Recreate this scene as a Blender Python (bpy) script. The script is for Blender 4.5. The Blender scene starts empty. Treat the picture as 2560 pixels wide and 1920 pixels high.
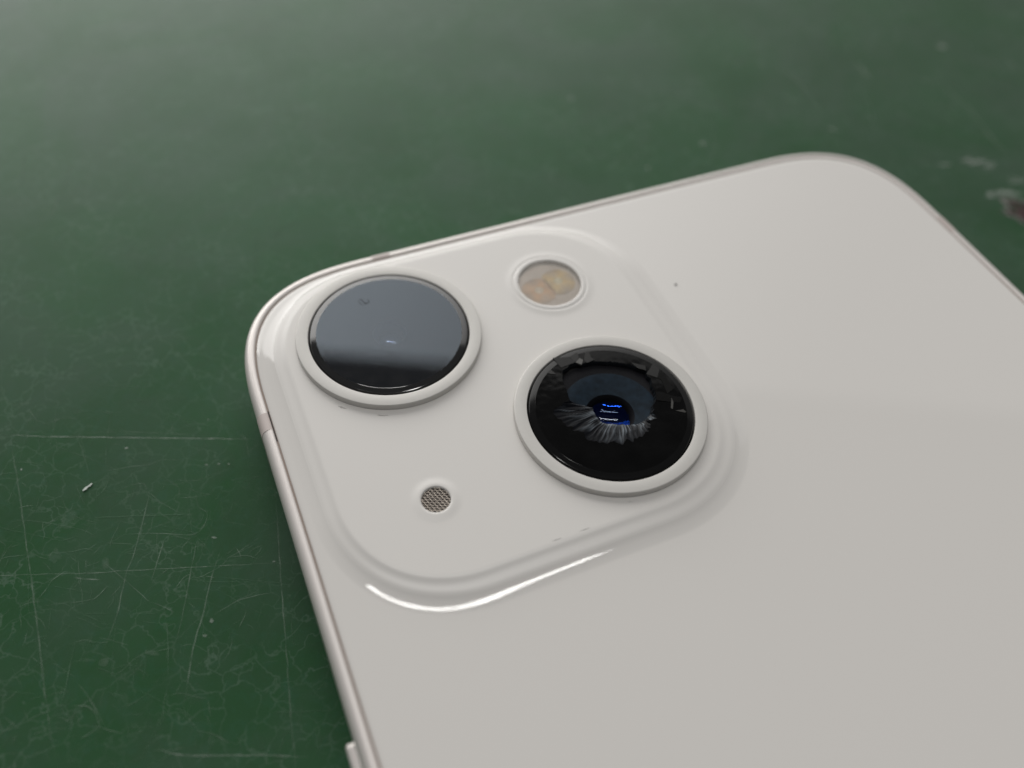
import bpy, math, random
from mathutils import Vector, Matrix, noise
scene = bpy.context.scene
col = scene.collection
PI = math.pi
random.seed(7)
# Everything is measured in millimetres in the frame of the phone (x along its top
# edge, y towards its top, z up from the glass of its back) and stored in centimetres.
S = 0.1
ZT = 7.6                                    # height of the glass back above the table
def W(x, y, z): return Vector((x * S, y * S, (z + ZT) * S))

# ------------------------------------------------------------------ camera
cam_d = bpy.data.cameras.new('camera')
cam = bpy.data.objects.new('camera', cam_d); col.objects.link(cam)
R = Matrix(((0.9191241, 0.2766593, -0.2804827), (-0.3902805, 0.7365837, -0.5523817), (0.0537774, 0.6171743, 0.7849866)))
cam.matrix_world = Matrix.Translation(W(-1.22477, -59.06219, 58.2463)) @ R.to_4x4()
cam_d.sensor_width = 36.0
cam_d.lens = 2193.79 / 2560 * 36.0
cam_d.clip_start = 0.1; cam_d.clip_end = 2000
cam_d.dof.use_dof = True
cam_d.dof.focus_distance = 7.05
cam_d.dof.aperture_fstop = cam_d.lens * 1e-3 / 0.20
scene.camera = cam

# ------------------------------------------------------------------ light
world = bpy.data.worlds.new('World'); scene.world = world; world.use_nodes = True
bg = world.node_tree.nodes['Background']
bg.inputs[0].default_value = (0.97, 0.98, 1.0, 1); bg.inputs[1].default_value = 0.14
AH = Vector((0.453, 0.892, 0)).normalized()          # ahead of the camera, along the table
RT = Vector((0.892, -0.453, 0)).normalized()         # to its right
UP = Vector((0, 0, 1))
def area(name, centre, xdir, ydir, sx, sy, radiance, colour):
    d = bpy.data.lights.new(name, 'AREA'); d.shape = 'RECTANGLE'; d.size = sx; d.size_y = sy
    d.energy = radiance * PI * sx * sy; d.color = colour
    o = bpy.data.objects.new(name, d); col.objects.link(o)
    z = xdir.cross(ydir)                       # lamps shine along -z
    o.matrix_world = Matrix.Translation(centre) @ Matrix((xdir, ydir, z)).transposed().to_4x4()
    return o
# big bright window ahead and to the left, fading towards the right of the room
x0, x1, z0, z1 = -190.0, 110.0, 12.0, 124.0
win = area('window_light', AH * 100 + RT * (x0 + x1) / 2 + UP * (z0 + z1) / 2, -RT, UP, x1 - x0, z1 - z0, 1.0, (1.0, 0.985, 0.96))
def light_nodes(o, build):
    d = o.data; d.use_nodes = True; nt = d.node_tree
    em = nt.nodes['Emission']; g = nt.nodes.new('ShaderNodeNewGeometry'); sp = nt.nodes.new('ShaderNodeSeparateXYZ')
    nt.links.new(g.outputs['Parametric'], sp.inputs[0]); build(nt, em, sp)
def win_nodes(nt, em, sp):
    r = nt.nodes.new('ShaderNodeMapRange'); r.interpolation_type = 'SMOOTHSTEP'
    r.inputs['From Min'].default_value = WIN[0]; r.inputs['From Max'].default_value = WIN[1]
    r.inputs['To Min'].default_value = WIN[2]; r.inputs['To Max'].default_value = WIN[3]
    nt.links.new(sp.outputs[0], r.inputs['Value'])
    v = nt.nodes.new('ShaderNodeMapRange'); v.inputs['To Min'].default_value = WINV[0]; v.inputs['To Max'].default_value = WINV[1]
    nt.links.new(sp.outputs[1], v.inputs['Value'])
    k = nt.nodes.new('ShaderNodeMath'); k.operation = 'MULTIPLY'
    nt.links.new(r.outputs[0], k.inputs[0]); nt.links.new(v.outputs[0], k.inputs[1]); nt.links.new(k.outputs[0], em.inputs['Strength'])
WIN = (0.16, 0.54, 0.30, 3.0)
WINV = (1.12, 0.88)                            # brighter low down, dimmer towards its upper edge
light_nodes(win, win_nodes)
# strip light with a row of white LEDs overhead, across the picture
NL = 60; HL = 70.0
strip = area('strip_light', AH * (0.105 * HL) + UP * HL + W(10, -30, 0), RT, AH, 0.66 * HL, 3.2, 1.0, (1.0, 0.985, 0.955))
def strip_nodes(nt, em, sp):
    a = nt.nodes.new('ShaderNodeMath'); a.operation = 'MULTIPLY'; a.inputs[1].default_value = 2 * PI * NL
    b = nt.nodes.new('ShaderNodeMath'); b.operation = 'SINE'
    c = nt.nodes.new('ShaderNodeMath'); c.operation = 'MULTIPLY_ADD'; c.inputs[1].default_value = 2.0; c.inputs[2].default_value = 20.0
    nt.links.new(sp.outputs[0], a.inputs[0]); nt.links.new(a.outputs[0], b.inputs[0]); nt.links.new(b.outputs[0], c.inputs[0]); nt.links.new(c.outputs[0], em.inputs['Strength'])
light_nodes(strip, strip_nodes)
scene.view_settings.view_transform = 'Standard'
scene.view_settings.look = 'None'
scene.view_settings.exposure = 0.26
scene.view_settings.gamma = 1.0
scene.cycles.use_denoising = True
scene.cycles.max_bounces = 10
scene.cycles.transparent_max_bounces = 16
scene.cycles.caustics_reflective = False
scene.cycles.caustics_refractive = False

# ------------------------------------------------------------------ materials
def mat(name):
    m = bpy.data.materials.new(name); m.use_nodes = True
    nt = m.node_tree
    return m, nt, nt.nodes['Principled BSDF']
def N(nt, t, **kw):
    n = nt.nodes.new(t)
    for k, v in kw.items(): setattr(n, k, v)
    return n
def simple(name, c, rough=0.5, metal=0.0, ior=1.5, spec=0.5, bump=None, mottle=None):
    m, nt, b = mat(name)
    b.inputs['Base Color'].default_value = (*c, 1); b.inputs['Roughness'].default_value = rough
    b.inputs['Metallic'].default_value = metal; b.inputs['IOR'].default_value = ior
    b.inputs['Specular IOR Level'].default_value = spec
    tc = N(nt, 'ShaderNodeTexCoord')
    if mottle:
        sc, amt = mottle
        nz = N(nt, 'ShaderNodeTexNoise'); nz.inputs['Scale'].default_value = sc; nz.inputs['Detail'].default_value = 6
        nt.links.new(tc.outputs['Object'], nz.inputs['Vector'])
        mx = N(nt, 'ShaderNodeMix', data_type='RGBA')
        mx.inputs['A'].default_value = (*[v * (1 - amt) for v in c], 1)
        mx.inputs['B'].default_value = (*[min(1, v * (1 + amt)) for v in c], 1)
        nt.links.new(nz.outputs['Fac'], mx.inputs['Factor']); nt.links.new(mx.outputs['Result'], b.inputs['Base Color'])
    if bump:
        sc, st, dist = bump
        nz = N(nt, 'ShaderNodeTexNoise'); nz.inputs['Scale'].default_value = sc; nz.inputs['Detail'].default_value = 4
        nt.links.new(tc.outputs['Object'], nz.inputs['Vector'])
        bp = N(nt, 'ShaderNodeBump'); bp.inputs['Strength'].default_value = st; bp.inputs['Distance'].default_value = dist
        nt.links.new(nz.outputs['Fac'], bp.inputs['Height']); nt.links.new(bp.outputs['Normal'], b.inputs['Normal'])
    return m
def see_through(name, tint, gloss, ior, rough=0.02, haze=None):
    """thin clear glass: a coloured view through it plus a fresnel reflection, and a little haze (fraction, colour)"""
    m = bpy.data.materials.new(name); m.use_nodes = True; nt = m.node_tree
    nt.nodes.remove(nt.nodes['Principled BSDF']); out = nt.nodes['Material Output']
    tr = N(nt, 'ShaderNodeBsdfTransparent'); tr.inputs['Color'].default_value = (*tint, 1)
    base = tr.outputs[0]
    if haze:
        df = N(nt, 'ShaderNodeBsdfDiffuse'); df.inputs['Color'].default_value = (*haze[1], 1)
        mh = N(nt, 'ShaderNodeMixShader'); mh.inputs[0].default_value = haze[0]
        tc = N(nt, 'ShaderNodeTexCoord'); nz = N(nt, 'ShaderNodeTexNoise'); nz.inputs['Scale'].default_value = 9; nz.inputs['Detail'].default_value = 8
        nz.inputs['Roughness'].default_value = 0.7
        nt.links.new(tc.outputs['Object'], nz.inputs['Vector'])
        mr = N(nt, 'ShaderNodeMapRange'); mr.inputs['From Min'].default_value = 0.35; mr.inputs['From Max'].default_value = 0.75
        mr.inputs['To Min'].default_value = haze[0] * 0.4; mr.inputs['To Max'].default_value = haze[0] * 1.6
        nt.links.new(nz.outputs['Fac'], mr.inputs['Value']); nt.links.new(mr.outputs[0], mh.inputs[0])
        nt.links.new(base, mh.inputs[1]); nt.links.new(df.outputs[0], mh.inputs[2]); base = mh.outputs[0]
    gl = N(nt, 'ShaderNodeBsdfGlossy'); gl.inputs['Color'].default_value = (*gloss, 1); gl.inputs['Roughness'].default_value = rough
    fr = N(nt, 'ShaderNodeFresnel'); fr.inputs['IOR'].default_value = ior
    mx = N(nt, 'ShaderNodeMixShader')
    nt.links.new(fr.outputs[0], mx.inputs[0]); nt.links.new(base, mx.inputs[1]); nt.links.new(gl.outputs[0], mx.inputs[2])
    nt.links.new(mx.outputs[0], out.inputs['Surface'])
    return m

WHITE = (0.735, 0.712, 0.68)
M_back = simple('white_gloss_glass', WHITE, 0.035, ior=1.58)
M_bump = simple('white_satin_glass', WHITE, 0.33)
M_frame = simple('pale_anodised_aluminium', (0.74, 0.695, 0.665), 0.42, metal=0.35, bump=(160, 0.04, 0.001))
M_band = simple('pale_plastic_band', (0.60, 0.53, 0.50), 0.5)
M_gap = simple('brown_gasket', (0.30, 0.24, 0.205), 0.7)
M_ring = simple('bead_blasted_ring', (0.575, 0.56, 0.53), 0.42, metal=0.15, bump=(220, 0.08, 0.001), mottle=(25, 0.03))
M_ink = simple('black_ink', (0.006, 0.006, 0.006), 0.5, spec=0.2)
M_edge = simple('black_glass_edge', (0.004, 0.004, 0.0035), 0.06, ior=1.75, mottle=(30, 0.4))
M_edge2 = simple('scuffed_black_glass_edge', (0.003, 0.003, 0.003), 0.10, ior=1.35, mottle=(30, 0.4))
M_barrel = simple('black_barrel', (0.004, 0.004, 0.006), 0.6, spec=0.15)
M_cover = see_through('coated_cover_glass', (0.55, 0.58, 0.62), (0.77, 0.88, 1.0), 1.58, 0.012, haze=(0.016, (0.5, 0.45, 0.42)))
M_cover2 = simple('broken_cover_glass', (0.0025, 0.0025, 0.0025), 0.09, ior=1.24, bump=(1.2, .5, .03), mottle=(5, .9))
M_seat = simple('dusty_lens_seat', (0.0080, 0.0165, 0.0265), 0.5, spec=0.1, mottle=(16, 0.9))
M_flashwin = see_through('flash_window', (0.97, 0.95, 0.93), (1, 1, 1), 1.45, 0.08, haze=(0.13, (1.0, 0.93, 0.80)))
M_flashwall = simple('flash_wall', (0.22, 0.19, 0.17), 0.6)  # colour darkened to paint the shadow crescent inside the flash
M_flashbase = simple('flash_reflector', (0.86, 0.77, 0.69), 0.3)
M_wire = simple('mesh_wire', (0.62, 0.55, 0.48), 0.3, metal=0.8)
M_dark = simple('brown_dark', (0.035, 0.026, 0.020), 0.7)
M_black = simple('black_dirt', (0.02, 0.02, 0.02), 0.8)
M_front = simple('black_front_glass', (0.01, 0.01, 0.012), 0.1)

# ------------------------------------------------------------------ helpers
def link(name, verts, faces, material, parent=None, smooth=True, flat_mm=False, mats=None, fmat=None):
    me = bpy.data.meshes.new(name)
    off = parent_world(parent)
    me.from_pydata([tuple(W(*v) - off) for v in verts], [], faces)
    if mats:
        for m in mats: me.materials.append(m)
        if fmat: me.polygons.foreach_set('material_index', fmat)
    else: me.materials.append(material)
    if smooth: me.polygons.foreach_set('use_smooth', [True] * len(me.polygons))
    me.update()
    o = bpy.data.objects.new(name, me); col.objects.link(o)
    if parent: o.parent = parent
    return o
ROOTS = {}
def parent_world(p):
    v = Vector((0, 0, 0))
    while p: v = v + p.location; p = p.parent
    return v
def sharp(o, deg=30):
    me = o.data
    import bmesh
    bm = bmesh.new(); bm.from_mesh(me); lim = math.radians(deg)
    for e in bm.edges:
        e.smooth = not (len(e.link_faces) == 2 and e.calc_face_angle(0) > lim)
    bm.to_mesh(me); bm.free()
def lathe(profile, cx, cy, n=160, close_top=False, close_bottom=False):
    """profile: (radius, z) from the axis outwards / top to bottom"""
    v = []; f = []
    for r, z in profile:
        for k in range(n):
            a = 2 * PI * k / n; v.append((cx + r * math.cos(a), cy + r * math.sin(a), z))
    for i in range(len(profile) - 1):
        for k in range(n):
            k2 = (k + 1) % n
            f.append((i * n + k, i * n + n * 1 + k, i * n + n + k2, i * n + k2))
    if close_top: f.append(tuple(range(n)))
    if close_bottom: f.append(tuple(reversed(range((len(profile) - 1) * n, len(profile) * n))))
    return v, f
def disc(cx, cy, r, z, n=96): return lathe([(r * .001, z), (r, z)], cx, cy, n)

def rounded_outline(xl, xr, yb, yt, rad, n, seg=40, straight=(40, 80)):
    """anticlockwise outline with outward normals; corners are superellipses"""
    pts = []
    def corner(cx, cy, sx, sy, start):
        out = []
        for k in range(seg + 1):
            t = k / seg * PI / 2
            c, s = math.cos(t), math.sin(t)
            px, py = c ** (2 / n), s ** (2 / n)
            nx, ny = px ** (n - 1), py ** (n - 1); l = math.hypot(nx, ny)
            out.append((px, py, nx / l, ny / l))
        return out
    # resample each corner evenly in normal angle
    base = []
    for k in range(seg + 1):
        phi = k / seg * PI / 2
        # tan(phi) = (py/px)^(n-1)
        if k == 0: px, py = 1, 0
        elif k == seg: px, py = 0, 1
        else:
            q = math.tan(phi) ** (1 / (n - 1)); px = (1 + q ** n) ** (-1 / n); py = q * px
        base.append((px, py, math.cos(phi), math.sin(phi)))
    quad = [(xr - rad, yt - rad, 0), (xl + rad, yt - rad, 1), (xl + rad, yb + rad, 2), (xr - rad, yb + rad, 3)]
    loops = []
    for cx, cy, q in quad:
        c, s = [(1, 0), (0, 1), (-1, 0), (0, -1)][q]
        loops.append([(cx + rad * (px * c - py * s), cy + rad * (px * s + py * c), nx * c - ny * s, nx * s + ny * c) for px, py, nx, ny in base])
    for i in range(4):
        pts += loops[i]
        a = loops[i][-1]; b = loops[(i + 1) % 4][0]
        m = straight[i % 2]
        for k in range(1, m):
            t = k / m
            pts.append((a[0] + (b[0] - a[0]) * t, a[1] + (b[1] - a[1]) * t, a[2], a[3]))
    return pts
def sweep(outline, profile, closed=True, rng=None):
    """profile: (offset outwards, z)"""
    idx = list(range(len(outline))) if rng is None else rng
    v = []; f = []
    m = len(profile)
    for i in idx:
        x, y, nx, ny = outline[i]
        for d, z in profile: v.append((x + nx * d, y + ny * d, z))
    cnt = len(idx)
    for i in range(cnt if closed else cnt - 1):
        j = (i + 1) % cnt
        for k in range(m - 1): f.append((i * m + k, i * m + k + 1, j * m + k + 1, j * m + k))
    return v, f, m, cnt

# ------------------------------------------------------------------ table
def table_material():
    m, nt, b = mat('worn_green_paint')
    tc = N(nt, 'ShaderNodeTexCoord'); L = nt.links.new
    def nz(scale, detail, rough=0.6, dist=0.0, vec=None):
        n = N(nt, 'ShaderNodeTexNoise'); n.inputs['Scale'].default_value = scale; n.inputs['Detail'].default_value = detail
        n.inputs['Roughness'].default_value = rough; n.inputs['Distortion'].default_value = dist
        L(vec or tc.outputs['Object'], n.inputs['Vector']); return n.outputs['Fac']
    def ramp(v, a, bb, lo=0.0, hi=1.0):
        r = N(nt, 'ShaderNodeMapRange'); r.inputs['From Min'].default_value = a; r.inputs['From Max'].default_value = bb
        r.inputs['To Min'].default_value = lo; r.inputs['To Max'].default_value = hi; L(v, r.inputs['Value']); return r.outputs[0]
    def mix(fac, a, bb):
        x = N(nt, 'ShaderNodeMix', data_type='RGBA')
        L(fac, x.inputs['Factor'])
        for s, k in ((a, 'A'), (bb, 'B')):
            if isinstance(s, tuple): x.inputs[k].default_value = (*s, 1)
            else: L(s, x.inputs[k])
        return x.outputs['Result']
    c = mix(ramp(nz(0.55, 5), 0.35, 0.68), (0.0215, 0.066, 0.0255), (0.0275, 0.085, 0.0340))
    c = mix(ramp(nz(2.2, 7, 0.65, 0.6), 0.48, 0.72, 0, 0.55), c, (0.032, 0.062, 0.034))
    c = mix(ramp(nz(7.0, 8, 0.7, 1.2), 0.5, 0.75, 0, 0.5), c, (0.030, 0.090, 0.055))
    c = mix(ramp(nz(0.42, 6, 0.62, 0.8), 0.42, 0.68, 0, 0.75), c, (0.052, 0.084, 0.060))
    # fine web of hairline crazing
    wob = N(nt, 'ShaderNodeTexNoise'); wob.inputs['Scale'].default_value = 3.5; wob.inputs['Detail'].default_value = 5
    L(tc.outputs['Object'], wob.inputs['Vector'])
    va = N(nt, 'ShaderNodeVectorMath', operation='MULTIPLY_ADD'); L(wob.outputs['Color'], va.inputs[0])
    va.inputs[1].default_value = (0.5, 0.5, 0.5); L(tc.outputs['Object'], va.inputs[2])
    vo = N(nt, 'ShaderNodeTexVoronoi', feature='DISTANCE_TO_EDGE'); vo.inputs['Scale'].default_value = 4.2
    L(va.outputs[0], vo.inputs['Vector'])
    line = ramp(vo.outputs['Distance'], 0.0, 0.035, 1.0, 0.0)
    fac = N(nt, 'ShaderNodeMath', operation='MULTIPLY'); L(line, fac.inputs[0]); L(ramp(nz(1.1, 4), 0.38, 0.58, 0, 0.8), fac.inputs[1])
    c = mix(fac.outputs[0], c, (0.075, 0.125, 0.085))
    L(c, b.inputs['Base Color'])
    L(ramp(nz(1.6, 6), 0.3, 0.7, 0.34, 0.39), b.inputs['Roughness'])
    b.inputs['Specular IOR Level'].default_value = 0.14
    b.inputs['Specular Tint'].default_value = (0.55, 1.0, 0.72, 1)
    bp = N(nt, 'ShaderNodeBump'); bp.inputs['Strength'].default_value = 0.06; bp.inputs['Distance'].default_value = 0.01
    L(nz(11, 8, 0.7), bp.inputs['Height']); L(bp.outputs['Normal'], b.inputs['Normal'])
    return m
M_table = table_material()
def slab(x0, x1, y0, y1, z0, z1):
    v = [(x0, y0, z0), (x1, y0, z0), (x1, y1, z0), (x0, y1, z0), (x0, y0, z1), (x1, y0, z1), (x1, y1, z1), (x0, y1, z1)]
    return v, [(3, 2, 1, 0), (4, 5, 6, 7), (0, 1, 5, 4), (1, 2, 6, 5), (2, 3, 7, 6), (3, 0, 4, 7)]
table = link('table_top', *slab(-700, 900, -600, 800, -ZT - 25, -ZT), M_table, smooth=False)
table['kind'] = 'structure'; table['label'] = 'worn dark green painted table top covered in fine pale scratches'

def alpha_material(name, use_noise):
    """colour and strength of each mark come with the mark (attribute 'mark')"""
    m = bpy.data.materials.new(name); m.use_nodes = True; nt = m.node_tree; L = nt.links.new
    b = nt.nodes['Principled BSDF']; out = nt.nodes['Material Output']
    at = N(nt, 'ShaderNodeAttribute', attribute_name='mark')
    L(at.outputs['Color'], b.inputs['Base Color']); b.inputs['Roughness'].default_value = 0.5; b.inputs['Specular IOR Level'].default_value = 0.3
    tr = N(nt, 'ShaderNodeBsdfTransparent'); mx = N(nt, 'ShaderNodeMixShader')
    tc = N(nt, 'ShaderNodeTexCoord'); nz = N(nt, 'ShaderNodeTexNoise'); nz.inputs['Scale'].default_value = use_noise; nz.inputs['Detail'].default_value = 6
    nz.inputs['Roughness'].default_value = 0.7
    L(tc.outputs['Object'], nz.inputs['Vector'])
    mr = N(nt, 'ShaderNodeMapRange'); mr.inputs['From Min'].default_value = 0.36; mr.inputs['From Max'].default_value = 0.62
    mr.inputs['To Min'].default_value = 0.15; mr.inputs['To Max'].default_value = 1.15
    L(nz.outputs['Fac'], mr.inputs['Value'])
    mu = N(nt, 'ShaderNodeMath', operation='MULTIPLY', use_clamp=True); L(mr.outputs[0], mu.inputs[0]); L(at.outputs['Alpha'], mu.inputs[1])
    L(mu.outputs[0], mx.inputs[0]); L(tr.outputs[0], mx.inputs[1]); L(b.outputs[0], mx.inputs[2]); L(mx.outputs[0], out.inputs['Surface'])
    return m
M_scratch = alpha_material('scratch_mark', 9)
M_chip = alpha_material('chipped_paint', 7)
def set_attr(o, cols):
    a = o.data.color_attributes.new('mark', 'FLOAT_COLOR', 'POINT')
    a.data.foreach_set('color', [c for q in cols for c in q])

def catmull(P, step):
    P = [Vector((*p, 0)) for p in P]; out = []
    for i in range(len(P) - 1):
        p0 = P[max(i - 1, 0)]; p1 = P[i]; p2 = P[i + 1]; p3 = P[min(i + 2, len(P) - 1)]
        n = max(2, int((p2 - p1).length / step))
        for k in range(n):
            t = k / n
            out.append(0.5 * (2 * p1 + (p2 - p0) * t + (2 * p0 - 5 * p1 + 4 * p2 - p3) * t * t + (3 * p1 - 3 * p2 + p3 - p0) * t ** 3))
    out.append(P[-1]); return out
RV, RF, RC = [], [], []
layer = [0]
def ribbon(pts, width, colour, alpha, jitter=0.06, z=None):
    layer[0] += 1
    z = -ZT + 0.012 + 0.00004 * layer[0]
    n = len(pts); b0 = len(RV)
    s1, s2 = random.uniform(0, 100), random.uniform(0, 100)
    for i, p in enumerate(pts):
        d = (pts[min(i + 1, n - 1)] - pts[max(i - 1, 0)]).normalized(); nn = Vector((-d.y, d.x, 0))
        j = noise.noise(Vector((i * 0.35 + s1, 0, 0))) * jitter
        w = width * (0.65 + 0.7 * abs(noise.noise(Vector((i * 0.23, s2, 0))))) * min(1, 0.25 + 4 * min(i, n - 1 - i) / n)
        a = alpha * (0.55 + 0.9 * abs(noise.noise(Vector((i * 0.17, s2, s1))))) * min(1, 0.15 + 5 * min(i, n - 1 - i) / n)
        for s in (-1, 0, 1):
            q = p + nn * (j + s * w * 0.5); RV.append((q.x, q.y, z)); RC.append((*colour, a if s == 0 else a * 0.12))
    for i in range(n - 1):
        for k in range(2):
            q = b0 + i * 3 + k; RF.append((q, q + 3, q + 4, q + 1))
PALE = (0.22, 0.30, 0.23); WHITEISH = (0.50, 0.55, 0.50); GREEN = (0.085, 0.17, 0.10)
LONG = [
 ([(-22.2,-2.1),(-18.0,-3.9),(-10.5,-6.9),(-1.7,-10.4)], .09, WHITEISH, .75),
 ([(-30,1.6),(-22.2,-2.1)], .09, WHITEISH, .6),
 ([(-16.0,-4.3),(-12.8,-5.3),(-9.8,-6.6),(-6.0,-8.3)], .07, PALE, .45),
 ([(-30,-13.6),(-23.1,-16.2),(-20.8,-17.0),(-16.1,-18.7),(-14.1,-19.3),(-8.9,-21.0),(-2.8,-23.0),(-1.2,-23.6)], .11, PALE, .5),
 ([(-13.4,-16.0),(-10.8,-17.0),(-8.5,-18.0),(-7.4,-17.3),(-7.1,-16.3),(-7.6,-15.6),(-7.6,-14.1)], .08, PALE, .5),
 ([(-21.5,-2.4),(-21.2,-7.4),(-21.0,-14.3),(-20.9,-18.1),(-20.8,-23.1),(-20.8,-25.8),(-20.7,-29.6),(-20.5,-32.6)], .17, PALE, .42),
 ([(-11.1,-12.5),(-12.2,-15.5),(-13.3,-18.2),(-14.1,-19.7),(-15.1,-22.6),(-16.5,-25.4)], .13, PALE, .48),
 ([(-10.8,-17.7),(-11.8,-19.8),(-12.3,-20.9)], .15, PALE, .5),
 ([(-8.3,-18.5),(-9.3,-21.2),(-10.6,-24.8),(-11.4,-26.6)], .13, PALE, .42),
 ([(-6.8,-20.3),(-8.0,-22.6),(-9.2,-25.4),(-10.0,-26.9),(-10.8,-29.0),(-11.6,-31.5)], .16, PALE, .5),
 ([(-1.3,-16.3),(-2.3,-21.6),(-3.1,-25.9),(-3.8,-29.9),(-4.9,-36.0),(-5.8,-42)], .14, PALE, .42),
 ([(-14.9,-9.0),(-10.6,-9.8),(-9.7,-9.7),(-7.7,-10.5)], .08, PALE, .5),
 ([(-19.7,-3.4),(-16.0,-6.8),(-11.8,-11.0)], .08, GREEN, .6),
 ([(-13.9,-11.8),(-12.8,-11.4),(-11.5,-11.6),(-11.2,-12.7),(-10.1,-14.5)], .08, PALE, .42),
 ([(-5.8,-21.0),(-3.5,-20.2)], .09, PALE, .5), ([(-6.6,-21.2),(-3.6,-20.6)], .08, PALE, .45),
 ([(-17.9,-18.4),(-17.1,-18.9),(-15.9,-19.4)], .13, WHITEISH, .35),
 ([(-15.5,-18.0),(-13.4,-21.5),(-12.6,-22.9)], .09, PALE, .4), ([(-16.4,-17.0),(-15.3,-16.2)], .09, PALE, .4),
 ([(-15.2,-16.2),(-12.4,-17.4),(-11.1,-17.5)], .08, PALE, .38), ([(-12.0,-16.2),(-8.0,-16.0)], .08, PALE, .36),
 ([(-8.5,-25.6),(-6.2,-25.1),(-3.5,-25.4)], .09, PALE, .45),
 ([(-14.0,-34.0),(-12.3,-35.2),(-7.4,-37.2),(-4.3,-38.6)], .13, WHITEISH, .34),
 ([(-11.3,-33.8),(-10.1,-34.6),(-9.2,-35.6)], .1, PALE, .4), ([(-18.5,-27.3),(-17.8,-28.9),(-17.2,-31.0)], .16, PALE, .4),
 ([(-8.6,-3.7),(-6.6,-7.2)], .09, GREEN, .6), ([(-22.8,-11.3),(-20.6,-11.9),(-16.8,-14.3),(-15.6,-15.9)], .09, GREEN, .6),
 ([(-9.9,-11.6),(-8.8,-13.2),(-9.5,-14.9)], .08, PALE, .35), ([(-6.4,-13.5),(-6.3,-14.6),(-8.0,-14.4),(-9.1,-14.0)], .08, PALE, .35),
 ([(-21.5,10.1),(-12.4,6.6),(-3.2,2.8)], .08, PALE, .42), ([(-15.7,25.1),(-13.1,32.0),(-12.6,34.8)], .3, GREEN, .45),
 ([(-17.6,46.8),(-14.0,46.6)], .3, GREEN, .5), ([(-18.0,31.2),(-17.0,38.6)], .25, GREEN, .5),
 ([(5.9,14.3),(7.2,15.8),(9.7,16.3)], .15, (.008,.02,.012), .6), ([(2.4,7.6),(4.8,17.1)], .1, (.01,.03,.018), .5),
 ([(39.2,53.5),(42.0,50.7)], .6, PALE, .35),
 ([(94.9,34.7),(88.4,21.5),(82.0,7.2)], .5, GREEN, .5), ([(79.2,25.1),(78.8,20.0),(77.5,14.4)], .5, PALE, .3),
 ([(97.1,16.3),(97.9,9.7),(96.2,3.4),(95.4,-1.4)], .6, PALE, .3), ([(111.5,17.0),(110.3,11.9)], .6, PALE, .3),
 ([(58.3,9.5),(64.8,20.3)], .35, GREEN, .5), ([(105.8,35.5),(99.3,24.1)], .8, GREEN, .5), ([(89.8,23.4),(89.0,18.9)], 1.0, PALE, .35),
]
for P, w, c, a in LONG: ribbon(catmull(P, 0.35), w * 1.15, c, min(1, a * 1.35))
def crack(x, y, ang, length, w, c, a, depth=0):
    pts = [Vector((x, y, 0))]; st = 0.25; k = random.uniform(-.25, .25)
    for i in range(int(length / st)):
        k = k * 0.6 + random.uniform(-.45, .45); ang += k * 0.34
        x += math.cos(ang) * st; y += math.sin(ang) * st; pts.append(Vector((x, y, 0)))
        if depth < 2 and random.random() < 0.085: crack(x, y, ang + random.choice((-1, 1)) * random.uniform(.6, 1.5), length * random.uniform(.3, .6), w * .9, c, a * .85, depth + 1)
    if len(pts) > 4: ribbon(pts, w, c, a, jitter=0.03)
random.seed(21)
for i in range(800):                                   # crazing left of the phone, denser towards the viewer and the phone
    x = -random.uniform(0, 1) ** 0.8 * 27 + .5; y = random.uniform(-47, 3)
    dense = 0.35 + 0.65 * min(1, max(0, (-6 - y) / 12))
    if random.random() > dense: continue
    crack(x, y, random.gauss(0.0 if random.random() < .6 else 1.4, .7) - .35, random.uniform(.8, 3.6), random.uniform(.05, .10), random.choice((PALE, GREEN, GREEN)), random.uniform(.25, .75))
for i in range(70):                                    # faint straight hairlines
    x = random.uniform(-26, 0); y = random.uniform(-45, 14); a = random.choice((-.4, -1.45, -1.75, -.35, -.9)) + random.gauss(0, .12); l = random.uniform(2, 9)
    ribbon(catmull([(x, y), (x + math.cos(a) * l * .5 + random.gauss(0, .1), y + math.sin(a) * l * .5), (x + math.cos(a) * l, y + math.sin(a) * l)], .4), random.uniform(.06, .12), GREEN, random.uniform(.4, .8))
for i in range(26):                                    # scuffs beyond the right-hand corner
    x = random.uniform(76, 112); y = random.uniform(-4, 40); a = random.choice((-1.1, -1.7, -.5)) + random.gauss(0, .25); l = random.uniform(3, 14)
    ribbon(catmull([(x, y), (x + math.cos(a) * l * .5, y + math.sin(a) * l * .5 + random.gauss(0, .3)), (x + math.cos(a) * l, y + math.sin(a) * l)], .5), random.uniform(.2, .6), GREEN, random.uniform(.15, .4))
sc = link('scratch_marks', RV, RF, M_scratch, table); sc['kind'] = 'stuff'
set_attr(sc, RC)
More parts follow.
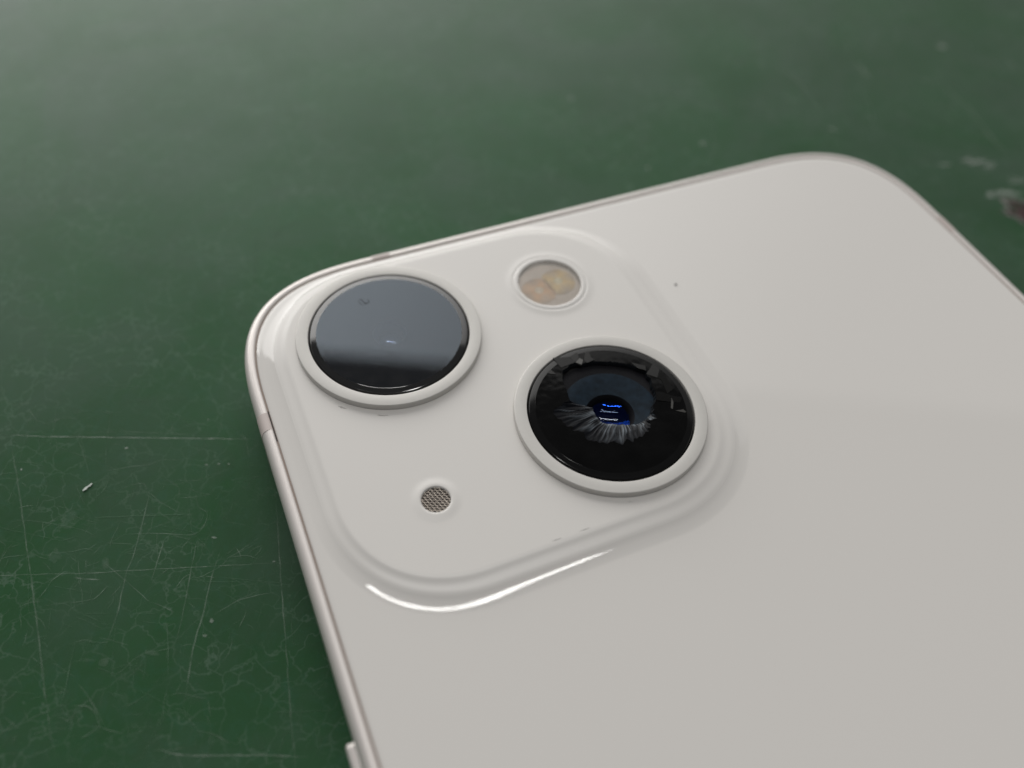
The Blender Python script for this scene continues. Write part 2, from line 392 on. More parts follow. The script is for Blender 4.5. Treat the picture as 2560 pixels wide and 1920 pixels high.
def blob(cx, cy, rx, ry, ang, colour, alpha, rings=5, n=28, rim=None, z=0.03, rough=.35):
    v = [(cx, cy, -ZT + z)]; c = [(*colour, alpha)]; f = []; s = random.uniform(0, 50)
    for r in range(1, rings + 1):
        q = r / rings
        for k in range(n):
            a = 2 * PI * k / n; w = 1 + rough * noise.noise(Vector((math.cos(a) * 1.6 + s, math.sin(a) * 1.6, s)))+ rough * .5 * noise.noise(Vector((math.cos(a) * 4 + s, math.sin(a) * 4, s)))
            px = math.cos(a) * rx * q * w; py = math.sin(a) * ry * q * w
            v.append((cx + px * math.cos(ang) - py * math.sin(ang), cy + px * math.sin(ang) + py * math.cos(ang), -ZT + z))
            cc = colour if not rim or q < .72 else rim
            c.append((*cc, 0 if r == rings else (alpha if rim else alpha * (1 - .5 * q))))
    for k in range(n): f.append((0, 1 + k, 1 + (k + 1) % n))
    for r in range(rings - 1):
        for k in range(n):
            a0 = 1 + r * n; k2 = (k + 1) % n; f.append((a0 + k, a0 + n + k, a0 + n + k2, a0 + k2))
    return v, f, c
BV, BF, BC = [], [], []
def add_blob(*a, **k):
    v, f, c = blob(*a, **k); b = len(BV); BV.extend(v); BC.extend(c); BF.extend(tuple(i + b for i in q) for q in f)
zz = 0.02
for x, y, rx, ry, al in [(59.4,13.9,.5,.3,.5),(47.8,27.8,.35,.5,.4),(77.1,10.9,.8,.4,.3),(89.6,.1,.9,.4,.55),(90.7,-.7,1.4,.5,.45),(91.6,-1.8,1.2,.5,.4),(86.3,.2,1.0,.35,.3),
        (88.2,-6.4,1.0,.6,.55),(89.6,-6.5,1.2,.5,.55),(90.6,-7.2,1.0,.6,.5),(92.9,-5.3,1.6,.7,.3),(104.6,22.4,.8,.9,.35),(50.5,11.9,.3,.3,.4),(85.5,.6,.8,.3,.25),
        (-16.6,-26.3,.45,.35,.28),(-13.2,-26.9,.7,.2,.24),(-17.7,-25.7,.7,.15,.2),(-9.3,-27.0,.2,.15,.6),(-12.3,-7.4,.2,.1,.7),(-5.2,-11.9,.14,.1,.6),(-4.4,-12.2,.12,.08,.6),(-6.2,-11.6,.15,.1,.5),(-8.6,-26.0,.15,.2,.5),
        (-5.1,-6.8,.06,.06,.9),(-20.8,-6.5,.07,.12,.7),(-12.0,-15.6,.1,.06,.7),(-3.0,-22.8,.15,.1,.5),(-7.0,-18.9,.25,.1,.5),(-15.4,-18.1,.3,.6,.15),(-19.0,-16.0,.5,.7,.2),(-17.6,-13.0,.7,.9,.15)]:
    zz += .0007
    add_blob(x, y, rx, ry, random.uniform(-.6, .2), WHITEISH if al > .28 else PALE, al, z=zz)
sm = link('pale_scuffs', BV, BF, M_chip, table); sm['kind'] = 'stuff'; set_attr(sm, BC)
v, f, c = blob(90.2, -10.4, 3.9, 2.7, -.3, (0.060, 0.026, 0.028), 1.0, rings=9, n=48, rim=(0.15, 0.16, 0.14), z=0.045, rough=.5)
pc = link('paint_chip', v, f, M_chip, table); set_attr(pc, c); pc['label'] = 'patch of chipped paint showing brownish base'

# loose white flake
def plate(poly, z0, z1, tilt=(0, 0)):
    n = len(poly); cx = sum(p[0] for p in poly) / n; cy = sum(p[1] for p in poly) / n
    v = [(x, y, z + (x - cx) * tilt[0] + (y - cy) * tilt[1]) for z in (z0, z1) for x, y in poly]
    area2 = sum(poly[i][0] * poly[(i + 1) % n][1] - poly[(i + 1) % n][0] * poly[i][1] for i in range(n))
    f = [tuple(reversed(range(n))), tuple(range(n, 2 * n))] + [(i, (i + 1) % n, n + (i + 1) % n, n + i) for i in range(n)]
    if area2 < 0: f = [tuple(reversed(q)) for q in f]
    return v, f
def tag(o, label, cat, group=None):
    o['label'] = label; o['category'] = cat
    if group: o['group'] = group
M_flake = simple('white_flake', (0.55, 0.60, 0.55), 0.5)
fl = link('paint_flake', *plate([(-16.3,-10.62),(-16.22,-10.46),(-15.98,-10.28),(-15.85,-10.26),(-15.5,-10.06),(-15.43,-10.12),(-15.62,-10.33),(-15.8,-10.37),(-16.0,-10.56)], -ZT + .03, -ZT + .12), M_flake, smooth=False)
tag(fl, 'tiny elongated white flake lying on the green table left of the phone', 'flake')

# ------------------------------------------------------------------ phone
phone = bpy.data.objects.new('smartphone', None); col.objects.link(phone); phone.location = W(34.65, -72.5, -ZT)
phone.empty_display_size = 1
tag(phone, 'white smartphone lying face down on the green table, lower camera lens smashed', 'smartphone')
PW, PH = 69.3, 144.6
G = rounded_outline(0, PW, -PH, 0, 13.6, 3.05, seg=64, straight=(120, 260))
NG = len(G)
# gasket between glass and frame
v, f, m, cnt = sweep(G, [(-0.01, -0.13), (0.22, -0.13)])
link('gasket', v, f, M_gap, phone)
seam = [i for i in range(NG) if G[i][0] < .2 and -17.2 < G[i][1] < -12.0]
v, f, m, cnt = sweep(G, [(0.03, -0.122), (0.11, -0.118)], closed=False, rng=seam)
link('dark_seam', v, f, M_black, phone)
# frame, cut into metal lengths by the plastic bands
FP = [(0.13, -0.5), (0.13, -0.10), (0.21, -0.02), (0.34, 0.015), (0.50, 0.005), (0.66, -0.05), (0.80, -0.15), (0.92, -0.29), (1.02, -0.48), (1.08, -0.72), (1.10, -1.0),
      (1.10, -6.4), (1.06, -6.75), (0.95, -7.1), (0.75, -7.38), (0.45, -7.55), (0.1, -7.585)]
def is_band(x, y):
    top = y > -.6 and 13.15 <= x <= 14.85
    lft = x < 1 and -15.5 <= y <= -13.75
    rgt = x > PW - 1 and -15.7 <= y <= -13.45
    low = (x < 1 or x > PW - 1) and -132.5 < y < -130.8
    return top or lft or rgt or low
# refine the outline at band borders
def insert_marks(O):
    out = []
    n = len(O)
    for i in range(n):
        a = O[i]; b = O[(i + 1) % n]; out.append(a)
        ba, bb = is_band(a[0], a[1]), is_band(b[0], b[1])
        K = 24
        if math.hypot(b[0] - a[0], b[1] - a[1]) > .25:
            K = int(math.hypot(b[0] - a[0], b[1] - a[1]) / .06)
            prev = ba
            for k in range(1, K):
                t = k / K; q = tuple(a[j] + (b[j] - a[j]) * t for j in range(4)); cur = is_band(q[0], q[1])
                if cur != prev: out.append(q); prev = cur
    return out
GF = insert_marks(G); NF = len(GF)
flags = [is_band((GF[i][0] + GF[(i + 1) % NF][0]) / 2, (GF[i][1] + GF[(i + 1) % NF][1]) / 2) for i in range(NF)]
start = next(i for i in range(NF) if flags[i] and not flags[i - 1])
segs = []; i = 0
while i < NF:
    j = i
    while j < NF and flags[(start + j) % NF] == flags[(start + i) % NF]: j += 1
    segs.append((flags[(start + i) % NF], [(start + k) % NF for k in range(i, j + 1)])); i = j
FV, FF = [], []
for band, idx in segs:
    pr = FP if not band else [(d + (.03 if i > 2 else 0), z + (.02 if i in (3, 4, 5, 6) else 0)) for i, (d, z) in enumerate(FP)]
    v, f, m, cnt = sweep(GF, pr, closed=False, rng=idx)
    f += [tuple(range(m)), tuple(reversed(range((cnt - 1) * m, cnt * m)))]
    if band: sharp(link('antenna_band', v, f, M_band, phone), 50)
    else:
        b = len(FV); FV += v; FF += [tuple(q + b for q in ff) for ff in f]
sharp(link('frame', FV, FF, M_frame, phone), 50)
v, f, m, cnt = sweep(G, [(0.1, -7.55), (-0.4, -7.6)])
f.append(tuple(i * m + 1 for i in reversed(range(cnt))))
link('front_glass', v, f, M_front, phone)
# side button
def button(y0, y1):
    r = .5; v = []; f = []
    zc, hz = -3.85, 1.35
    loop = []
    for a0, cy, cz in ((0, y1 - r, zc + hz - r), (1, y0 + r, zc + hz - r), (2, y0 + r, zc - hz + r), (3, y1 - r, zc - hz + r)):
        for k in range(9):
            a = (a0 + k / 8) * PI / 2; loop.append((cy, cz, math.cos(a), math.sin(a)))
    pr = [(r + .02, -1.0), (r, -1.52), (r - .04, -1.62), (r - .14, -1.70), (r - .3, -1.73)]
    for d, x in pr:
        for cy, cz, c, s in loop: v.append((x, cy + d * c, cz + d * s))
    n = len(loop)
    for i in range(len(pr) - 1):
        for k in range(n): f.append((i * n + k, i * n + n + k, i * n + n + (k + 1) % n, i * n + (k + 1) % n))
    f.append(tuple(reversed(range((len(pr) - 1) * n, len(pr) * n))))
    return v, f
o = link('side_button', *button(-57.0, -40.2), M_frame, phone); sharp(o, 60)

# camera bump: flat plateau with a hollow skirt running out into the back
CX, CY = 18.43, -17.46
HF = 18.35
HOLES = [(11.52, -9.88, 7.4), (25.74, -24.16, 7.4), (27.27, -8.80, 4.2), (9.66, -26.68, 2.1)]
B = rounded_outline(CX - HF, CX + HF, CY - HF, CY + HF, 11.3, 2.12, seg=72, straight=(24, 24))
hc, hv, top_tilt = 1.95, .80, math.radians(36)
prof = [(0.0, 0.0006)]; zq = 0.0006
KEYS = [(0, 0), (.12, 8.2), (.23, 10.8), (.46, 19), (.63, 10.5), (.83, 19), (1, 0)]
def tilt(q):
    for (a0, t0), (a1, t1) in zip(KEYS, KEYS[1:]):
        if q <= a1: w = (q - a0) / (a1 - a0); return math.radians(t0 + (t1 - t0) * w * w * (3 - 2 * w))
    return 0
NT = 46; NC = int(NT * .46)
for k in range(NT):                                     # hollow foot, an added ledge imitating bands of reflection, then the brow
    zq += math.tan(tilt((k + .5) / NT)) * (hc + hv) / NT; prof.append((-(hc + hv) * (k + 1) / NT, zq))
ZB = zq
print('bump height', ZB)
from mathutils.geometry import tessellate_polygon
def circle(cx, cy, r, n=96): return [(cx + r * math.cos(2 * PI * k / n), cy + r * math.sin(2 * PI * k / n)) for k in range(n)]
def holed(outer, holes, z):
    """flat face with holes: vertices and upward triangles"""
    loops = [[Vector((x, y, 0)) for x, y in outer]] + [[Vector((x, y, 0)) for x, y in h] for h in holes]
    tri = tessellate_polygon(loops); P = [p for l in loops for p in l]
    out = []
    for t in tri:
        a_, b_, c_ = (P[i] for i in t)
        if (b_ - a_).cross(c_ - a_).z < 0: t = (t[0], t[2], t[1])
        out.append(tuple(t))
    return [(p.x, p.y, z) for p in P], out
tot = hc + hv
v, f, m, cnt = sweep(B, prof)
v = []
for x, y, nx, ny in B:                                  # the skirt runs out narrow at the phone's edges and wider towards its middle
    g = nx * nx * (.86 if nx < 0 else 1.10) + ny * ny * (.62 if ny > 0 else 1.10)
    for d, z in prof: v.append((x + nx * ((d + tot) * g - tot), y + ny * ((d + tot) * g - tot), z))
f = [tuple(reversed(q)) for q in f]
fm = [0 if (i % (m - 1)) < NC else 1 for i in range(len(f))]
hv_, hf_ = holed([v[i * m + m - 1][:2] for i in range(cnt)], [circle(*h) for h in HOLES], ZB)
b0 = len(v); v += hv_[cnt:]
tr_ = [tuple((i * m + m - 1 if i < cnt else b0 + i - cnt) for i in t) for t in hf_]
f += tr_; fm += [1] * len(tr_)
bump = link('camera_bump', v, f, None, phone, mats=[M_back, M_bump], fmat=fm)

# glass back: flat, with a fine bevel at its rim
prof = [(-0.45, 0.0), (-0.30, -0.010), (-0.14, -0.045), (-0.03, -0.11), (0.0, -0.2), (0.0, -0.6)]
v, f, m, cnt = sweep(G, prof)
hole = [(x - nx * 1.2, y - ny * 1.2) for x, y, nx, ny in B]
hv_, hf_ = holed([v[i * m][:2] for i in range(cnt)], [hole], 0.0)
b0 = len(v); v += hv_[cnt:]
f += [tuple((i * m if i < cnt else b0 + i - cnt) for i in t) for t in hf_]
back = link('back_glass', v, f, M_back, phone); sharp(back, 3.2)
# rear cameras
ZR = 1.18                                      # top of the lens rings
def camera_ring(name, cx, cy, label):
    zt = ZR
    ro, ri = 7.95, 6.89
    pr = [(ri, .2), (ri, zt - .06), (ri + .03, zt - .01), (ri + .07, zt), (ro - .10, zt), (ro - .04, zt - .012), (ro - .01, zt - .04), (ro, zt - .09), (ro, zt - .25), (ro, ZB + .04), (ro + .03, ZB - .02)]
    v, f = lathe(pr, cx, cy, 220)
    o = link(name, v, f, M_ring, phone); sharp(o, 40)
    o['label'] = label
    return o
L1 = HOLES[0][:2]; L2 = HOLES[1][:2]
ZG = ZR + .06                                      # top of the cover glasses
cam1 = camera_ring('rear_camera', *L1, 'intact rear camera with clean dark glass')
cam2 = camera_ring('rear_camera', *L2, 'smashed rear camera with a jagged hole in its glass')
BEV = [(6.22, ZG), (6.23, ZG - .003), (6.40, ZG - .022), (6.56, ZG - .045), (6.66, ZG - .062), (6.70, ZG - .075), (6.73, ZG - .105), (6.745, ZG - .16), (6.75, ZG - .5)]
def up(vf): return vf
# intact one
v, f = lathe([(.006, ZG), (3, ZG)] + [(6.22, ZG)], *L1, 200)
o = link('cover_glass', *up((v, f)), M_cover, cam1)
o = link('glass_bevel', *up(lathe(BEV, *L1, 220)), M_edge, cam1); sharp(o, 4)
link('ink_mask', *up(lathe([(1.46, ZG - .30), (6.8, ZG - .30)], *L1, 160)), M_ink, cam1)
M_iris = simple('charcoal_iris', (0.06, 0.06, 0.072), 0.35)
link('lens_barrel', *up(lathe([(.9, -.2), (1.50, .55), (1.48, ZG - .30)], *L1, 96)), M_iris, cam1)
def cap(cx, cy, z, r, rad, convex=True, n=180, rings=60):
    """spherical cap, vertex at height z"""
    pr = []
    for k in range(rings + 1):
        q = max(.004, r * k / rings); h = rad - math.sqrt(rad * rad - q * q); pr.append((q, z - h if convex else z + h))
    return up(lathe(pr, cx, cy, n))
def coating(name, gloss, strength, rough=0.006, tint=(.9, .9, .92)):
    m = bpy.data.materials.new(name); m.use_nodes = True; nt = m.node_tree
    nt.nodes.remove(nt.nodes['Principled BSDF']); out = nt.nodes['Material Output']
    tr = N(nt, 'ShaderNodeBsdfTransparent'); tr.inputs['Color'].default_value = (*tint, 1)
    gl = N(nt, 'ShaderNodeBsdfGlossy'); gl.inputs['Color'].default_value = (*gloss, 1); gl.inputs['Roughness'].default_value = rough
    mx = N(nt, 'ShaderNodeMixShader'); mx.inputs[0].default_value = strength
    nt.links.new(tr.outputs[0], mx.inputs[1]); nt.links.new(gl.outputs[0], mx.inputs[2]); nt.links.new(mx.outputs[0], out.inputs['Surface'])
    return m
C_blue = coating('blue_coating', (0.02, 0.13, 1.0), 0.040)
C_grey = coating('grey_blue_coating', (0.55, 0.7, 1.0), 0.012)
C_front = coating('front_coating', (0.8, 0.88, 1.0), 0.08)
C_blue2 = coating('violet_coating', (0.25, 0.3, 1.0), 0.06)
C_white = coating('clear_coating', (0.85, 0.93, 1.0), 0.022)
link('lens_element', *cap(*L1, ZG - .32, 1.45, 2.7, True), C_front, cam1)
link('lens_element', *cap(*L1, .5, 1.0, 1.6, True), C_blue2, cam1)
link('lens_floor', *up(disc(*L1, 1.2, -.1)), M_barrel, cam1)

SX, SY = .25, .39                               # shift from the survey height to the glass
# smashed one ------------------------------------------------------
HOLE_TOP = [(23.55,-19.61),(24.32,-19.26),(24.96,-19.22),(25.48,-19.51),(26.33,-19.62),(27.41,-20.06),(28.41,-20.55),(28.98,-20.94),(29.55,-21.5),(30.04,-22.04),(29.86,-22.55),(29.99,-22.94),(29.71,-23.53),(29.66,-24.19),(29.32,-24.95)]
HOLE_BOT = [(28.8,-25.4),(28.34,-25.99),(27.74,-26.31),(27.11,-26.44),(26.4,-26.29),(25.79,-26.05),(25.13,-25.72),(24.4,-25.36),(24.22,-24.81),(24.18,-24.2),(24.30,-23.68),(23.74,-23.18),(23.25,-22.86),(22.83,-22.48),(23.0,-21.49),(23.1,-20.62)]
OUT_BOT = [(28.94,-25.77),(28.51,-26.47),(27.94,-26.93),(27.16,-27.66),(26.49,-27.88),(25.38,-27.92),(24.36,-27.63),(23.25,-27.36),(22.47,-26.6),(22.16,-25.87),(21.8,-25.13),(21.3,-24.3),(20.95,-23.61),(21.0,-23.0),(21.9,-22.7),(22.6,-22.3)]
HC = (26.4, -23.2)
HOLE_TOP, HOLE_BOT, OUT_BOT = ([(x + SX, y + SY) for x, y in P] for P in (HOLE_TOP, HOLE_BOT, OUT_BOT))
def polar(P):
    return sorted((math.atan2(y - HC[1], x - HC[0]), math.hypot(x - HC[0], y - HC[1])) for x, y in P)
def lookup(T, a):
    n = len(T)
    for i in range(n):
        a0, r0 = T[i]; a1, r1 = T[(i + 1) % n]
        if i == n - 1: a1 += 2 * PI
        aa = a if a >= a0 else a + 2 * PI
        if a0 <= aa <= a1: t = (aa - a0) / max(1e-9, a1 - a0); return r0 + (r1 - r0) * t
    return T[-1][1]
TH = polar(HOLE_TOP + HOLE_BOT); TO = polar(OUT_BOT)
aO = [math.atan2(y - HC[1], x - HC[0]) for x, y in OUT_BOT]
a_lo, a_hi = min(a % (2 * PI) for a in aO), max(a % (2 * PI) for a in aO)
NA = 720
rim_h, rim_o = [], []
for k in range(NA):
    a = -PI + 2 * PI * k / NA
    rh = lookup(TH, a) + .05 * noise.noise(Vector((math.cos(a) * 14, math.sin(a) * 14, 1))) + .035 * noise.noise(Vector((math.cos(a) * 40, math.sin(a) * 40, 5)))
    am = a % (2 * PI)
    ro = rh + .10 + .07 * abs(noise.noise(Vector((math.cos(a) * 9, math.sin(a) * 9, 3))))
    if a_lo <= am <= a_hi:
        e = min(am - a_lo, a_hi - am); w = min(1, e / .12)
        ro = ro * (1 - w) + max(ro, lookup(TO, a) + .45 * noise.noise(Vector((math.cos(a) * 12, math.sin(a) * 12, 8)))) * w
    rim_h.append(rh); rim_o.append(ro)
# cover glass left standing: from the bevel in to the outer edge of the fracture
v, f = [], []
RG = 6
for k in range(NA):
    a = -PI + 2 * PI * k / NA
    dx, dy = math.cos(a), math.sin(a)
    # the ray from HC meets the circle about L2
    ox, oy = HC[0] - L2[0], HC[1] - L2[1]; bq = ox * dx + oy * dy; t1 = -bq + math.sqrt(bq * bq - (ox * ox + oy * oy - 6.22 ** 2))
    for i in range(RG + 1):
        r = rim_o[k] + (t1 - rim_o[k]) * i / RG
        v.append((HC[0] + dx * r, HC[1] + dy * r, ZG - .015))
for k in range(NA):
    k2 = (k + 1) % NA
    for i in range(RG):
        q = RG + 1; f.append((k * q + i, k * q + i + 1, k2 * q + i + 1, k2 * q + i))
link('cover_glass', v, f, M_cover2, cam2)
o = link('glass_bevel', *up(lathe(BEV, *L2, 220)), M_edge2, cam2); sharp(o, 4)
# fractured face: hollow, ribbed slope between the surface and the hole
def fracture_material():
    m = bpy.data.materials.new('splintered_glass'); m.use_nodes = True; nt = m.node_tree; L = nt.links.new
    b = nt.nodes['Principled BSDF']; out = nt.nodes['Material Output']
    at = N(nt, 'ShaderNodeAttribute', attribute_name='mark')
    L(at.outputs['Color'], b.inputs['Base Color']); b.inputs['Roughness'].default_value = .28; b.inputs['Specular IOR Level'].default_value = .2
    tr = N(nt, 'ShaderNodeBsdfPrincipled'); tr.inputs['Base Color'].default_value = (.003, .0035, .005, 1); tr.inputs['Roughness'].default_value = .25; tr.inputs['Specular IOR Level'].default_value = .06; mx = N(nt, 'ShaderNodeMixShader')
    L(at.outputs['Alpha'], mx.inputs[0]); L(tr.outputs[0], mx.inputs[1]); L(b.outputs[0], mx.inputs[2]); L(mx.outputs[0], out.inputs['Surface'])
    return m
M_frac = fracture_material()
v, f, c = [], [], []
NR = 14
def ridged(x, y, z): return (1 - min(1, 1.8 * abs(noise.noise(Vector((x, y, z))))))
for k in range(NA):
    a = -PI + 2 * PI * k / NA
    dx, dy = math.cos(a), math.sin(a); wid = rim_o[k] - rim_h[k]
    for i in range(NR + 1):
        q = i / NR
        aa = a + .16 * q + .05 * noise.noise(Vector((a * 3, q * 2, 0)))
        cx_, sx_ = math.cos(aa), math.sin(aa)
        r1 = ridged(cx_ * 6, sx_ * 6, 2.2 + q * .4); r2_ = ridged(cx_ * 15, sx_ * 15, 6.1 + q * .8); r3 = ridged(cx_ * 34, sx_ * 34, 9.3 + q)
        rib = .35 * r1 + .40 * r2_ + .25 * r3
        r = rim_h[k] + wid * q
        z = ZG - .42 + .40 * (q ** .7) + min(wid, 1.0) * .10 * (rib - .5) * (1 - q) * (.4 + 2 * q)
        v.append((HC[0] + dx * r, HC[1] + dy * r, min(z, ZG - .018)))
        streak = max(0, (rib - .42) * 2.5)
        soft = .5 + .9 * noise.noise(Vector((dx * 3 + 7, dy * 3, q * 2.5)))
        if wid > .35:
            alpha = (1 - q) ** .9 * max(0, 1.9 * streak - .55) * (.30 + 1.0 * soft) * (.75 if math.cos(a - 2.9) > .55 else 1)
            if math.cos(a - 2.9) <= .55 and q < .5: alpha = max(alpha, .16)
            if q < .10: alpha = alpha * .7 + .25
            if q > .97: alpha = 0
            g = .032 + .18 * streak * (1 - .35 * q)
        else: alpha = .35; g = .03
        c.append((g * .84, g * .98, g * 1.12, max(0, min(1, alpha))))
for k in range(NA):
    k2 = (k + 1) % NA
    for i in range(NR):
        q = NR + 1; f.append((k * q + i, k * q + i + 1, k2 * q + i + 1, k2 * q + i))
o = link('fracture_edge', v, f, M_frac, cam2); set_attr(o, c); o['label'] = 'frosted splintered edge of the hole'
# loose splinters still held in the glass
SH = [[(25.4,-18.76),(25.59,-19.07),(25.22,-19.52),(24.86,-19.09)],[(24.64,-18.36),(25.47,-18.13),(25.36,-18.75),(24.82,-19.08)],[(26.14,-18.32),(26.45,-18.38),(26.33,-19.11),(26.51,-19.41),(25.76,-19.49),(25.62,-19.2)],
 [(22.08,-19.33),(22.54,-19.04),(22.75,-19.7)],[(29.95,-22.34),(31.01,-21.56),(31.24,-22.3),(30.62,-23.05)],[(30.62,-23.05),(31.37,-22.41),(31.32,-24.57),(30.61,-24.81),(30.84,-23.36)],
 [(29.75,-24.34),(30.21,-24.49),(30.91,-25.2),(31.61,-25.58),(31.35,-26.04),(30.48,-25.71),(29.4,-25.13)],[(30.69,-25.34),(30.64,-25.77),(30.24,-26.39),(30.14,-26.24)],[(30.36,-26.6),(31.04,-26.74),(31.14,-27.05),(30.96,-27.04)],
 [(29.34,-20.77),(30.29,-21.53),(30.1,-22.02),(29.54,-21.49)],[(23.26,-17.97),(24.6,-18.35),(24.82,-19.08),(23.44,-19.21)]]
SG = [.16, .022, .016, .035, .016, .018, .008, .15, .12, .012, .006]  # base greys paint in the reflection that each splinter's tilt catches
ST = [(-.1, -.25), (.05, -.1), (.15, -.1), (-.1, -.1), (.1, -.12), (.14, .05), (-.1, .1), (.05, .1), (.05, .1), (.1, -.1), (.0, -.12)]
for poly, g, t in zip(SH, SG, ST):
    poly = [(x + SX, y + SY) for x, y in poly]; g *= .55
    m_ = simple('shard_glass', (g, g * .98, g * .93), .12, ior=1.3)
    link('glass_shard', *plate(poly, ZG - .16, ZG + .02, (t[0] * .25, t[1] * .25)), m_, cam2, smooth=False)
# barrel, seat and lens stack
link('ink_mask', *up(lathe([(5.2, ZG - .62), (6.8, ZG - .45)], *L2, 160)), M_ink, cam2)
link('lens_barrel', *up(lathe([(2.3, .3), (3.9, .72), (4.6, .78), (5.2, ZG - .5)], *L2, 120)), M_barrel, cam2)
link('lens_seat', *up(lathe([(2.05, .44), (3.0, .6), (4.0, .8), (4.05, .79)], *L2, 140)), M_seat, cam2)
link('lens_throat', *up(lathe([(1.74, -3.0), (1.76, .1), (2.0, .36), (2.06, .45)], *L2, 120)), M_barrel, cam2)
link('lens_element', *cap(*L2, -.45, 1.72, 5.0, False), C_blue, cam2)
link('lens_element', *cap(*L2, -1.45, 1.72, 5.5, False), C_grey, cam2)
link('lens_element', *cap(*L2, -2.3, 1.72, 5.0, False), C_white, cam2)
link('lens_floor', *up(disc(*L2, 1.76, -2.95)), M_barrel, cam2)

# flash
FC = HOLES[2][:2]
fl_ring = link('flash', *up(lathe([(2.90, ZB + .0), (2.90, ZB + .05), (2.97, ZB + .085), (3.10, ZB + .095), (3.36, ZB + .085), (3.39, ZB + .05), (3.42, ZB + .05), (3.46, ZB + .075), (3.62, ZB + .062), (3.85, ZB + .030), (4.1, ZB + .008), (4.3, ZB + .0015), (4.5, ZB + .001)], *FC, 140)), M_bump, phone)
fl_ring['label'] = 'round flash with two amber lamps under a clear window'
link('flash_wall', *up(lathe([(2.84, ZB - .45), (2.905, ZB - .30), (2.905, ZB + .004)], *FC, 100)), M_flashwall, fl_ring)
v, f = up(disc(*FC, 2.85, ZB - .42, 100)); link('reflector', v, f, M_flashbase, fl_ring)
def led_material(name, cx, cy, body, rim):
    m, nt, b = mat(name); L = nt.links.new
    g = N(nt, 'ShaderNodeNewGeometry'); ctr = W(cx, cy, 0)
    sub = N(nt, 'ShaderNodeVectorMath', operation='SUBTRACT'); L(g.outputs['Position'], sub.inputs[0]); sub.inputs[1].default_value = ctr
    sep = N(nt, 'ShaderNodeSeparateXYZ'); L(sub.outputs[0], sep.inputs[0])
    hyp = N(nt, 'ShaderNodeVectorMath', operation='LENGTH'); com = N(nt, 'ShaderNodeCombineXYZ'); L(sep.outputs[0], com.inputs[0]); L(sep.outputs[1], com.inputs[1]); L(com.outputs[0], hyp.inputs[0])
    nz = N(nt, 'ShaderNodeTexNoise'); nz.inputs['Scale'].default_value = 9; L(g.outputs['Position'], nz.inputs['Vector'])
    ad = N(nt, 'ShaderNodeMath', operation='MULTIPLY_ADD'); L(nz.outputs['Fac'], ad.inputs[0]); ad.inputs[1].default_value = .14; L(hyp.outputs['Value'], ad.inputs[2])
    r = N(nt, 'ShaderNodeMapRange', interpolation_type='SMOOTHSTEP'); r.inputs['From Min'].default_value = .10; r.inputs['From Max'].default_value = .30; L(ad.outputs[0], r.inputs['Value'])
    at = N(nt, 'ShaderNodeMath', operation='ARCTAN2'); L(sep.outputs[1], at.inputs[0]); L(sep.outputs[0], at.inputs[1])
    m4 = N(nt, 'ShaderNodeMath', operation='MULTIPLY_ADD'); L(at.outputs[0], m4.inputs[0]); m4.inputs[1].default_value = 4; m4.inputs[2].default_value = .9
    sn = N(nt, 'ShaderNodeMath', operation='SINE'); L(m4.outputs[0], sn.inputs[0])
    pet = N(nt, 'ShaderNodeMath', operation='MULTIPLY_ADD', use_clamp=True); L(sn.outputs[0], pet.inputs[0]); pet.inputs[1].default_value = .22; L(r.outputs[0], pet.inputs[2])
    x = N(nt, 'ShaderNodeMix', data_type='RGBA'); L(pet.outputs[0], x.inputs['Factor']); x.inputs['A'].default_value = (*body, 1); x.inputs['B'].default_value = (*rim, 1)
    L(x.outputs['Result'], b.inputs['Base Color']); b.inputs['Roughness'].default_value = .35
    return m
def led(cx, cy, body, core, name):
    m1 = led_material(name + '_cup', cx, cy, body, (0.60, 0.50, 0.42)); m2 = simple(name + '_core', core, .25)
    v, f = up(lathe([(.02, ZB - .22), (.45, ZB - .24), (.9, ZB - .27), (1.35, ZB - .32), (1.62, ZB - .37)], cx, cy, 64))
    dx, dy = FC[0] - cx, FC[1] - cy; l = math.hypot(dx, dy); out = []
    for x, y, z in v:                                   # each cup keeps to its own half of the window
        q = ((x - cx) * dx + (y - cy) * dy) / l - (l - .015)
        if q > 0: x -= q * dx / l; y -= q * dy / l
        out.append((x, y, z))
    return link('led', out, f, m1, fl_ring), None, m2, cx, cy
leds = [led(26.1, -9.1, (1.0, 0.64, 0.36), (1.0, 0.86, 0.66), 'pink_amber'), led(28.25, -8.6, (1.0, 0.74, 0.32), (1.0, 0.92, 0.62), 'yellow_amber')]
leds[0][0]['label'] = 'pinkish amber flash lamp'; leds[1][0]['label'] = 'yellow amber flash lamp'
for o, _, m2, cx, cy in leds:
    link('led_core', *cap(cx, cy, ZB - .12, .42, .8), m2, fl_ring)
link('flash_window', *up(disc(*FC, 2.9, ZB + .02, 100)), M_flashwin, fl_ring)

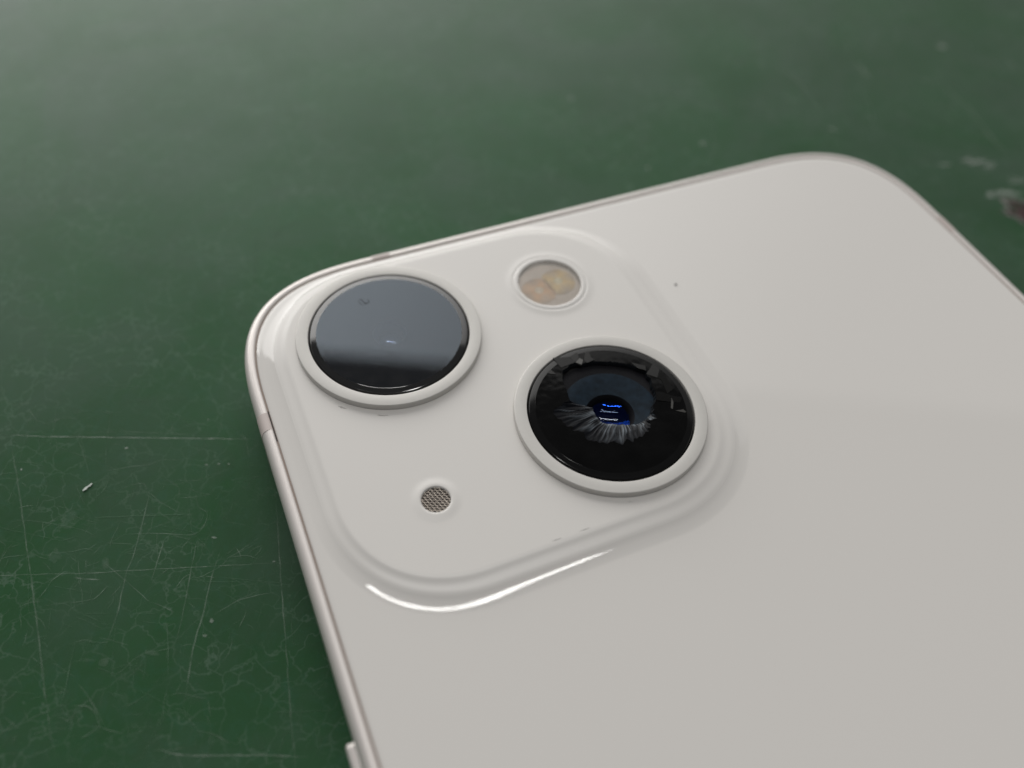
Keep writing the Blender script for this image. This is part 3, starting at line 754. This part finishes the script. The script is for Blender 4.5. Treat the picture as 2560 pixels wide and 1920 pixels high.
# microphone
MC = HOLES[3][:2]
mic = link('microphone', *up(lathe([(1.12, ZB - .3), (1.12, ZB + .03), (1.20, ZB + .075), (1.32, ZB + .08), (1.5, ZB + .062), (1.72, ZB + .026), (1.95, ZB + .006), (2.1, ZB + .0015), (2.25, ZB + .001)], *MC, 96)), M_bump, phone)
mic['label'] = 'small round microphone hole covered with woven wire'
link('mesh_backing', *up(disc(*MC, 1.13, ZB - .19)), M_dark, mic)
v, f = [], []
def wire(x0, y0, x1, y1, w, z, amp, ph):
    d = Vector((x1 - x0, y1 - y0, 0)); l = d.length; d.normalize(); nn = Vector((-d.y, d.x, 0)); n = max(4, int(l / .06)); b0 = len(v)
    for i in range(n + 1):
        t = i / n; p = Vector((x0, y0, 0)) + d * l * t; h = z + amp * math.cos(PI * l * t / .16 + ph)
        for s, dz in ((-.5, -.015), (0, .02), (.5, -.015)): q = p + nn * w * s; v.append((q.x, q.y, h + dz))
    for i in range(n):
        for k in range(2): q = b0 + i * 3 + k; f.append((q, q + 3, q + 4, q + 1))
for fam, (ang_, sp) in enumerate(((-.42, .215), (-1.25, .27))):
    n = int(1.12 / sp)
    for i in range(-n, n + 1):
        c_ = i * sp; h = math.sqrt(max(0, 1.12 ** 2 - c_ ** 2))
        if h < .1: continue
        dx, dy = math.cos(ang_), math.sin(ang_)
        wire(MC[0] - dy * c_ - dx * h, MC[1] + dx * c_ - dy * h, MC[0] - dy * c_ + dx * h, MC[1] + dx * c_ + dy * h, .055, ZB - .10, .018, (i + fam) * PI)
wm = link('wire_mesh', v, f, M_wire, mic); wm['kind'] = 'stuff'

# specks and fibres lying on the phone
def speck(name, x, y, z, r, label, cat):
    v, f = [], []
    n = 9; s = random.uniform(0, 30)
    for zz_, q in ((0, .8), (r * .5, 1.0), (r * .9, .5)):
        for k in range(n):
            a = 2 * PI * k / n; w = r * q * (1 + .3 * noise.noise(Vector((math.cos(a) + s, math.sin(a), zz_ * 3)))); v.append((x + math.cos(a) * w, y + math.sin(a) * w, z + zz_))
    for i in range(2):
        for k in range(n): f.append((i * n + k, i * n + (k + 1) % n, i * n + n + (k + 1) % n, i * n + n + k))
    f.append(tuple(range(2 * n, 3 * n)))
    o = link(name, v, f, M_black, smooth=False); tag(o, label, cat)
speck('dust_speck', 38.68, -12.57, 0.0, .115, 'tiny black speck on the plain white glass right of the flash', 'speck')
def fibre(name, P, z, rad, m_, label):
    pts = catmull(P, .08); v, f = [], []; n = 6; k_ = len(pts)
    for i, p in enumerate(pts):
        d = (pts[min(i + 1, k_ - 1)] - pts[max(i - 1, 0)]).normalized(); nn = Vector((-d.y, d.x, 0))
        for k in range(n):
            a = 2 * PI * k / n; q = p + nn * math.cos(a) * rad; v.append((q.x, q.y, z + rad + rad * math.sin(a)))
    for i in range(k_ - 1):
        for k in range(n): f.append((i * n + k, i * n + (k + 1) % n, i * n + n + (k + 1) % n, i * n + n + k))
    o = link(name, v, f, m_); tag(o, label, 'fibre')
M_fib = simple('dark_fibre', (0.055, 0.055, 0.06), .7)
fibre('lint_fibre', [(x + .13, y + .51) for x, y in [(10.15,-6.7),(9.9,-6.21),(10.04,-5.94),(10.28,-6.11),(10.37,-6.54),(10.63,-6.64),(10.84,-6.39),(10.71,-6.18)]], ZG, .020, M_fib, 'thin dark curled fibre lying on the intact camera glass')

def dirt(x, y, z, rx, ry, ang_, label):
    v, f, c = blob(x, y, rx, ry, ang_, (0.16, 0.14, 0.12), .45, rings=4, n=20, z=0, rough=.8)
    v = [(a_, b_, z) for a_, b_, _ in v]
    o = link('dirt_smudge', v, f, M_chip); set_attr(o, c); tag(o, label, 'dirt')
dirt(5.45, -15.80, ZB + .006, .40, .10, -.75, 'faint grey dirt at the foot of the intact camera ring, left side')
dirt(8.36, -17.80, ZB + .006, .55, .08, -.40, 'faint grey dirt at the foot of the intact camera ring, nearest the microphone')
dirt(23.36, -32.20, ZB + .006, .20, .11, -.2, 'small grey dirt spot at the foot of the smashed camera ring')
